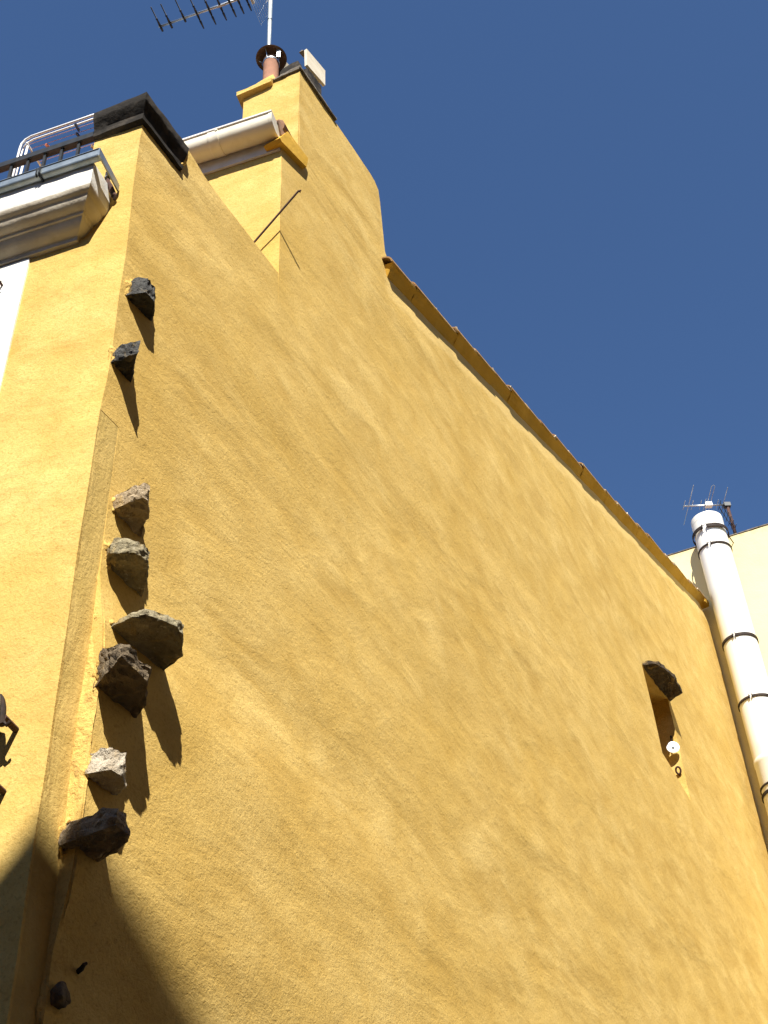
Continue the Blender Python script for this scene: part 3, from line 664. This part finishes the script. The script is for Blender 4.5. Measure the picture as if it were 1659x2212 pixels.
# ------------------------------------------------------------------ television aerial on the chimney
MB = ch(0.42, -0.2, 13.4)
an = thing('television_aerial', 'long television aerial on a pale pole above the chimney', 'aerial', MB)
def part_tube(name, pts, r, mat, parent, seg=7):
    bm = bmesh.new(); add_tube(bm, pts, r, seg); return obj(name, bm, mat, parent, True)
part_tube('pole', [MB, MB + Z * 2.75], 0.022, M['galv'], an, 12)
bm = bmesh.new(); add_lathe(bm, MB + Z * 1.66, Z, [(0.022, 0), (0.0255, 0.004), (0.0255, 0.016), (0.022, 0.02)], 12); obj('cable_tie', bm, M['blackplastic'], an)
BZ = 15.695
def bp(s): return CHO + FD * s - FN * 0.2 + FN * 0.045 + Vector((0, 0, BZ))
boom = part_tube('boom', [bp(0.36), bp(1.735)], 0.0145, M['alu'], an, 8)
c9 = crop(600, 0, 3.016)
els = [(1.715, 0.24, 0.06), (1.60, 0.235, 0.06), (1.43, 0.225, 0.045), (1.275, 0.185, 0.185), (1.13, 0.185, 0.185), (1.0, 0.18, 0.18), (0.885, 0.18, 0.18), (0.79, 0.175, 0.175), (0.70, 0.17, 0.17)]
for s, a, b in els:
    P = bp(s) - Z * 0.004; f = FN
    part_tube('director', [P + f * a, P + f * 0.10, P + f * 0.098, P + f * 0.085, P + f * 0.083, P + f * 0.02, P - f * 0.02, P - f * min(b, 0.083), P - f * min(b, 0.085), P - f * min(b, 0.098), P - f * b] if b > 0.1 else [P + f * a, P + f * 0.10, P + f * 0.098, P + f * 0.085, P + f * 0.083, P + f * 0.02, P - f * 0.02, P - f * b],
              [0.007, 0.007, 0.013, 0.013, 0.009, 0.014, 0.014, 0.009, 0.013, 0.013, 0.007] if b > 0.1 else [0.007, 0.007, 0.013, 0.013, 0.009, 0.014, 0.014, 0.012], M['blackplastic'], boom, 6)
P = bp(0.985) - Z * 0.018; bm = bmesh.new(); add_frame_box(bm, P - FD * 0.05 - FN * 0.012, FD * 0.10, FN * 0.024, Z * 0.008); obj('boom_joint', bm, M['alu'], boom)
bm = bmesh.new(); P = bp(0.63); add_frame_box(bm, P - FN * 0.10 - Z * 0.02, FD * 0.03, FN * 0.2, Z * 0.03); obj('dipole', bm, M['slab'], boom)
for sgn in (-1, 1):       # two wire reflector wings
    bm = bmesh.new(); root = bp(0.47); w1 = (FD * 0.12 + Z * 0.34 * sgn)
    for q in range(9): add_tube(bm, [root + w1 * (q / 8) + FN * 0.20, root + w1 * (q / 8) - FN * 0.20], 0.0022, 4)
    for q in (-0.2, -0.1, 0.1, 0.2): add_tube(bm, [root + FN * q, root + w1 + FN * q], 0.0026, 4)
    obj('reflector_wing', bm, M['alu'], an)
bm = bmesh.new(); add_frame_box(bm, bp(0.40) - FN * 0.06 - Z * 0.035, FD * 0.05, FN * 0.05, Z * 0.06); obj('clamp', bm, M['blackplastic'], an)

# ------------------------------------------------------------------ insulator plate and ring at the niche
RX = Vector((1, 0, 0))
D0 = hit(c2n(625, 1278), Vector((NX1 - 0.085, 0, 0)), RX)
ins = thing('insulator_plate', 'round white porcelain disc on a hook in the gable recess', 'insulator', D0)
ax = Vector((-0.93, -0.36, -0.02)).normalized()
bm = bmesh.new(); add_lathe(bm, D0, ax, [(0, -0.012), (0.075, -0.012), (0.084, -0.004), (0.084, 0.003), (0.07, 0.008), (0.022, 0.006), (0.022, 0.006)], 32); add_lathe(bm, D0, ax, [(0.022, 0.006), (0.0, 0.007)], 32); sharp(obj('disc', bm, M['porcelain'], ins), 40)
bm = bmesh.new(); add_lathe(bm, D0, ax, [(0.020, 0.006), (0.020, 0.016), (0.008, 0.020), (0, 0.020)], 16); obj('hub', bm, M['zinc'], ins)
bm = bmesh.new(); H = hit(c2n(603, 1155), Vector((NX1 - 0.03, 0, 0)), RX); add_tube(bm, [D0 - ax * 0.01, D0 - ax * 0.03 + Z * 0.05, H + Vector((-0.03, 0, -0.02)), H, H + Vector((0.08, 0, 0))], 0.010, 7); obj('hook', bm, M['darkrust'], ins)
P = hit(c2n(682, 1530), Vector((NX1 - 0.035, 0, 0)), RX)
ring = thing('wall_ring', 'small dark iron ring in the recess under the white disc', 'ring', P)
bm = bmesh.new(); n2 = (CAM - P).normalized(); e1 = n2.cross(Z).normalized(); e2 = e1.cross(n2)
pts = [P + (e1 * 0.030 * math.cos(a) + e2 * 0.045 * math.sin(a)) for a in [2 * math.pi * k / 20 for k in range(21)]]
add_tube(bm, pts, 0.013, 8, cap=False); obj('loop', bm, M['rust'], ring, True)
bm = bmesh.new(); add_tube(bm, [P - e2 * 0.045, P - e2 * 0.06 + RX * 0.02, P - e2 * 0.06 + RX * 0.07], [0.014, 0.012, 0.01], 7); obj('stem', bm, M['rust'], ring, True)

# ------------------------------------------------------------------ ironwork on the front wall, at the left edge of the view
def holdback(px, label, sc_=1.0):
    P = on_plane(px, Vector((0, 0, 0)), FN, 0.0)
    t = thing('shutter_holdback', label, 'shutter catch', P, 'shutter catches on the front wall')
    bm = bmesh.new(); add_tube(bm, [P - FN * 0.03, P + FN * 0.055 * sc_], 0.008 * sc_, 8); obj('pin', bm, M['rust'], t)
    E_ = P + FN * 0.055 * sc_
    bm = bmesh.new(); add_tube(bm, [E_ - Z * 0.02 * sc_, E_ + Z * 0.012 * sc_ + FD * 0.012 * sc_, E_ + Z * 0.05 * sc_ + FD * 0.02 * sc_, E_ + Z * 0.062 * sc_ + FD * 0.022 * sc_ + FN * 0.01], [0.008 * sc_, 0.015 * sc_, 0.014 * sc_, 0.009 * sc_], 8); rough(bm, 1, 0.004, 60, 2)
    obj('catch', bm, M['darkrust'], t)
    bm = bmesh.new(); add_tube(bm, [E_ - Z * 0.012 * sc_, E_ - Z * 0.024 * sc_ - FD * 0.012 * sc_, E_ - Z * 0.016 * sc_ - FD * 0.02 * sc_], 0.005 * sc_, 6); obj('curl', bm, M['darkrust'], t)
holdback(crop(0, 2650, 2.765)(175, 620), 'upper rusty shutter catch left of the corner band', 1.9)
holdback(crop(0, 2650, 2.765)(40, 1300), 'lower rusty shutter catch cut by the left edge', 1.8)
holdback(crop(0, 1050, 3.687)(50, 300), 'grey shutter catch on the white window surround', 1.0)
# dark rounded lamp body mostly outside the frame
P = on_plane(crop(0, 2650, 2.765)(-105, 420), Vector((0, 0, 0)), FN, 0.16)
lt = thing('wall_lantern', 'dark rounded iron lantern cut off by the left edge', 'lantern', P)
bm = bmesh.new(); add_lathe(bm, P, Z, [(0, 0.115), (0.02, 0.11), (0.033, 0.07), (0.040, 0.0), (0.036, -0.06), (0.02, -0.10), (0, -0.105)], 20); obj('body', bm, M['shutter'], lt, True)
bm = bmesh.new(); add_tube(bm, [P + FD * 0.03 + Z * 0.02, P + FD * 0.04 - FN * 0.06, P + FD * 0.05 - FN * 0.17], 0.008, 7); obj('bracket', bm, M['iron'], lt, True)

# ------------------------------------------------------------------ cream house
cream = thing('cream_house', 'pale cream rendered house behind the white pipe', 'house', KO)
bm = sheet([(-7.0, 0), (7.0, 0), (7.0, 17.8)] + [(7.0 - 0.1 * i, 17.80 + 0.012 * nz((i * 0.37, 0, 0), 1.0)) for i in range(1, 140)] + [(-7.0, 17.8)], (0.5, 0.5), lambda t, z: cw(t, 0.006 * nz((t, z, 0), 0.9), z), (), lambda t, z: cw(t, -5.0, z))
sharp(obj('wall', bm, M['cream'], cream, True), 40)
bm = bmesh.new()
for i in range(46):
    t0 = -7.0 + i * 0.305
    add_hull(bm, [cw(t0 + a + random.uniform(-.005, .005), o, 17.81 + z + random.uniform(-.006, .006)) for a in (0, 0.30) for o, z in ((0.012, 0), (0.012, 0.02), (-0.5, 0), (-0.5, 0.06))])
obj('roof_edge', bm, M['captop'], cream)
bm = bmesh.new(); v = [bm.verts.new(p) for p in (cw(-7, -0.3, 17.84), cw(7, -0.3, 17.84), cw(7, -5, 17.9), cw(-7, -5, 17.9))]; bm.faces.new(v); obj('roof', bm, M['tile'], cream)

# ------------------------------------------------------------------ white flue pipe
PO = 0.34; PR = 0.288
PX = on_plane((1527, 1128), KO, CN, PO); PT = PX.z + 0.03
PXY = Vector((PX.x, PX.y, 0))
pipe = thing('flue_pipe', 'thick white flue pipe with dark clamps against the cream wall', 'pipe', PXY)
def zc(p): return on_plane(p, KO, CN, PO).z
def zl(p): return hit(p, PXY + CD * PR, CN).z
zj = [0.0, 3.2, 6.4, 9.3, zl((1637.9, 1650)), PT]
for i in range(len(zj) - 1):
    a, b = zj[i], zj[i + 1]
    bm = bmesh.new(); prof = [(PR, a), (PR, b - 0.10), (PR + 0.007, b - 0.085), (PR + 0.007, b - 0.01), (PR, b)]
    if i == len(zj) - 2: prof = [(PR, a), (PR, b - 0.13), (PR + 0.002, b - 0.128), (PR + 0.002, b - 0.02), (PR, b - 0.004), (PR - 0.012, b), (0, b + 0.005)]
    add_lathe(bm, PXY, Z, prof, 56); sharp(obj('pipe_section', bm, M['enamel'], pipe), 40)
for z, wd, off, gap in ((zc((1538.4, 1157)), 0.075, 0.035, 0.26), (zc((1549.5, 1192)), 0.035, 0.012, 0.2), (zc((1603, 1390)), 0.055, 0.010, 0.16), (zc((1636.5, 1522)), 0.040, 0.012, 0.16), (zl((1651, 1712)), 0.03, 0.010, 0.16), (zl((1654, 1728)), 0.05, 0.014, 0.16), (7.0, 0.05, 0.012, 0.16), (4.5, 0.05, 0.012, 0.16)):
    fa = math.atan2(CN.y, CN.x) - 0.10         # the clamp opens towards the street
    bm = bmesh.new(); seg = 48; rows = []
    for k in range(seg + 1):
        a = fa + gap / 2 + (2 * math.pi - gap) * k / seg; d = Vector((math.cos(a), math.sin(a), 0))
        rows.append([bm.verts.new(PXY + d * r + Z * zz) for r, zz in ((PR + off - 0.006, z - wd / 2), (PR + off + 0.008, z - wd / 2), (PR + off + 0.008, z + wd / 2), (PR + off - 0.006, z + wd / 2))])
    for a, b in zip(rows, rows[1:]):
        for k in range(4): bm.faces.new((a[k], a[(k + 1) % 4], b[(k + 1) % 4], b[k]))
    bm.faces.new(rows[0][::-1]); bm.faces.new(rows[-1])
    cl = obj('clamp', bm, M['darkrust'], pipe)
    ears = []
    for sg in (-1, 1):
        a = fa + sg * gap / 2; d = Vector((math.cos(a), math.sin(a), 0)); e = Vector((-d.y, d.x, 0)) * sg
        bm = bmesh.new(); add_frame_box(bm, PXY + d * (PR + off - 0.004) - e * 0.008 + Z * (z - wd / 2 - 0.004), d * 0.040, e * 0.012, Z * (wd + 0.008)); obj('clamp_ear', bm, M['darkrust'], cl)
        ears.append(PXY + d * (PR + off + 0.035) + Z * z + e * -0.02)
    bm = bmesh.new(); add_tube(bm, ears, 0.006, 6); obj('clamp_bolt', bm, M['rust'], cl)
    bm = bmesh.new(); add_tube(bm, [PXY - CN * (PR + off) + Z * z - CD * 0.0, PXY - CN * (PO + 0.05) + Z * z], 0.012, 6); (add_tube(bm, [PXY - CD * (PR + off) * 0.9 - CN * 0.12 + Z * z, PXY - CD * (PR + 0.05) - CN * (PO + 0.03) + Z * (z - 0.04)], 0.010, 6) if off > 0.03 else None); obj('wall_stud', bm, M['rust'], cl)

# ------------------------------------------------------------------ second aerial on the cream house
c1r = crop(2624, 1880, 3.6875)
AZ = 18.82; B0 = on_level(c1r(245, 415), AZ); B1 = on_level(c1r(905, 395), AZ)
mb = on_plane(c1r(975, 800), KO, CN, -0.30); MBs = Vector((B1.x, B1.y, 17.82)); B1m = B0.lerp(B1, 0.96)
mbase = Vector((B1m.x, B1m.y, 17.84))
a2 = thing('rooftop_aerial', 'small aerial with thin rods on a rusty pole over the cream house', 'aerial', mbase)
part_tube('pole', [mbase, Vector((B1m.x, B1m.y, AZ + 0.02))], 0.032, M['rust'], a2, 10)
bd = (B1 - B0).normalized(); bs = bd.cross(Z).normalized(); LB = (B1 - B0).length
bo = part_tube('boom', [B0, B1], 0.016, M['alu'], a2, 8)
for t, hl in ((0.12, 0.56), (0.88, 0.47), (0.02, 0.13), (0.2, 0.13), (0.38, 0.13), (0.47, 0.16), (0.75, 0.13)):
    P = B0.lerp(B1, t) + Z * 0.016; part_tube('rod', [P - bs * hl, P + bs * hl], 0.0065, M['alu'], bo, 5)
bm = bmesh.new(); P = B0.lerp(B1, 0.53) + Z * 0.03
loop = [P + bs * 0.03, P + bs * 0.5, P + bs * 0.53 + bd * 0.03, P + bs * 0.5 + bd * 0.06, P + bd * 0.06 - bs * 0.5, P + bd * 0.03 - bs * 0.53, P - bs * 0.5, P - bs * 0.03]
add_tube(bm, loop, 0.0065, 5); obj('folded_dipole', bm, M['alu'], bo)
bm = bmesh.new(); add_frame_box(bm, P - bd * 0.04 - bs * 0.05 - Z * 0.06, bd * 0.13, bs * 0.09, Z * 0.09); obj('junction_box', bm, M['porcelain'], bo)
bm = bmesh.new(); add_frame_box(bm, B1m - bd * 0.06 - bs * 0.05 - Z * 0.06, bd * 0.12, bs * 0.10, Z * 0.09); obj('mast_clamp', bm, M['iron'], a2)
bm = bmesh.new(); add_hull(bm, [mbase + Vector((x, y, z)) for x in (-0.07, 0.07) for y in (-0.09, 0.09) for z in (-0.03, 0.05)]); obj('base_clamp', bm, M['iron'], a2)
for sgn in (-1,):
    bm = bmesh.new(); root = B0.lerp(B1, 0.80); wv = bd * 0.16 - Z * 0.62
    for q in range(7): add_tube(bm, [root + wv * (q / 6) - bs * 0.14, root + wv * (q / 6) + bs * 0.14], 0.006, 4)
    for q in (-0.06, 0.06): add_tube(bm, [root + bs * q, root + wv + bs * q], 0.007, 4)
    obj('reflector', bm, M['iron'], a2)

# ------------------------------------------------------------------ house across the lane, behind the camera, that shades the corner
E0 = Vector((0.870, -0.037, 4.046)) - LD * 16.0 + Vector((0, 0, 0.075)); ED = Vector((0.958, -0.285, 0)).normalized(); EN = Vector((ED.y, -ED.x, 0))
opp = thing('opposite_house', 'tall house across the lane that shades the lower corner', 'house', Vector((E0.x, E0.y, 0)) + EN * 4)
bm = bmesh.new(); add_frame_box(bm, Vector((E0.x, E0.y, 0)) - ED * 12 + EN * 0.35, ED * 40, EN * 8, Z * (E0.z - 0.12)); obj('wall', bm, M['ochre'], opp)
bm = bmesh.new(); a = E0 - ED * 12.3; b = E0 + ED * 28.3
v = [bm.verts.new(p) for p in (a, b, b + EN * 4.3 + Z * 1.2, a + EN * 4.3 + Z * 1.2, a + EN * 8.6, b + EN * 8.6)]
bm.faces.new((v[0], v[1], v[2], v[3])); bm.faces.new((v[3], v[2], v[5], v[4])); bm.faces.new((v[0], v[3], v[4])); bm.faces.new((v[1], v[5], v[2])); bm.faces.new((v[0], v[4], v[5], v[1]))
obj('roof', bm, M['tile'], opp)

# unseen house added behind the camera on the left to block low blue sky
fh = thing('sky_blocker_house', 'unseen lower house added behind the viewer to block low sky light', 'house', (-16, 5, 0))
bm = bmesh.new(); add_frame_box(bm, Vector((-20, -4.5, 0)), Vector((7, 0, 0)), Vector((0, 22, 0)), Z * 11.0); obj('wall', bm, M['ochre'], fh)
bm = bmesh.new(); v = [bm.verts.new(p) for p in ((-12.7, -4.8, 10.95), (-12.7, 17.8, 10.95), (-16.5, 17.8, 12.2), (-16.5, -4.8, 12.2), (-20.3, -4.8, 10.95), (-20.3, 17.8, 10.95))]
for f in ((0, 1, 2, 3), (3, 2, 5, 4), (0, 3, 4), (1, 5, 2), (0, 4, 5, 1)): bm.faces.new([v[i] for i in f])
obj('roof', bm, M['tile'], fh)
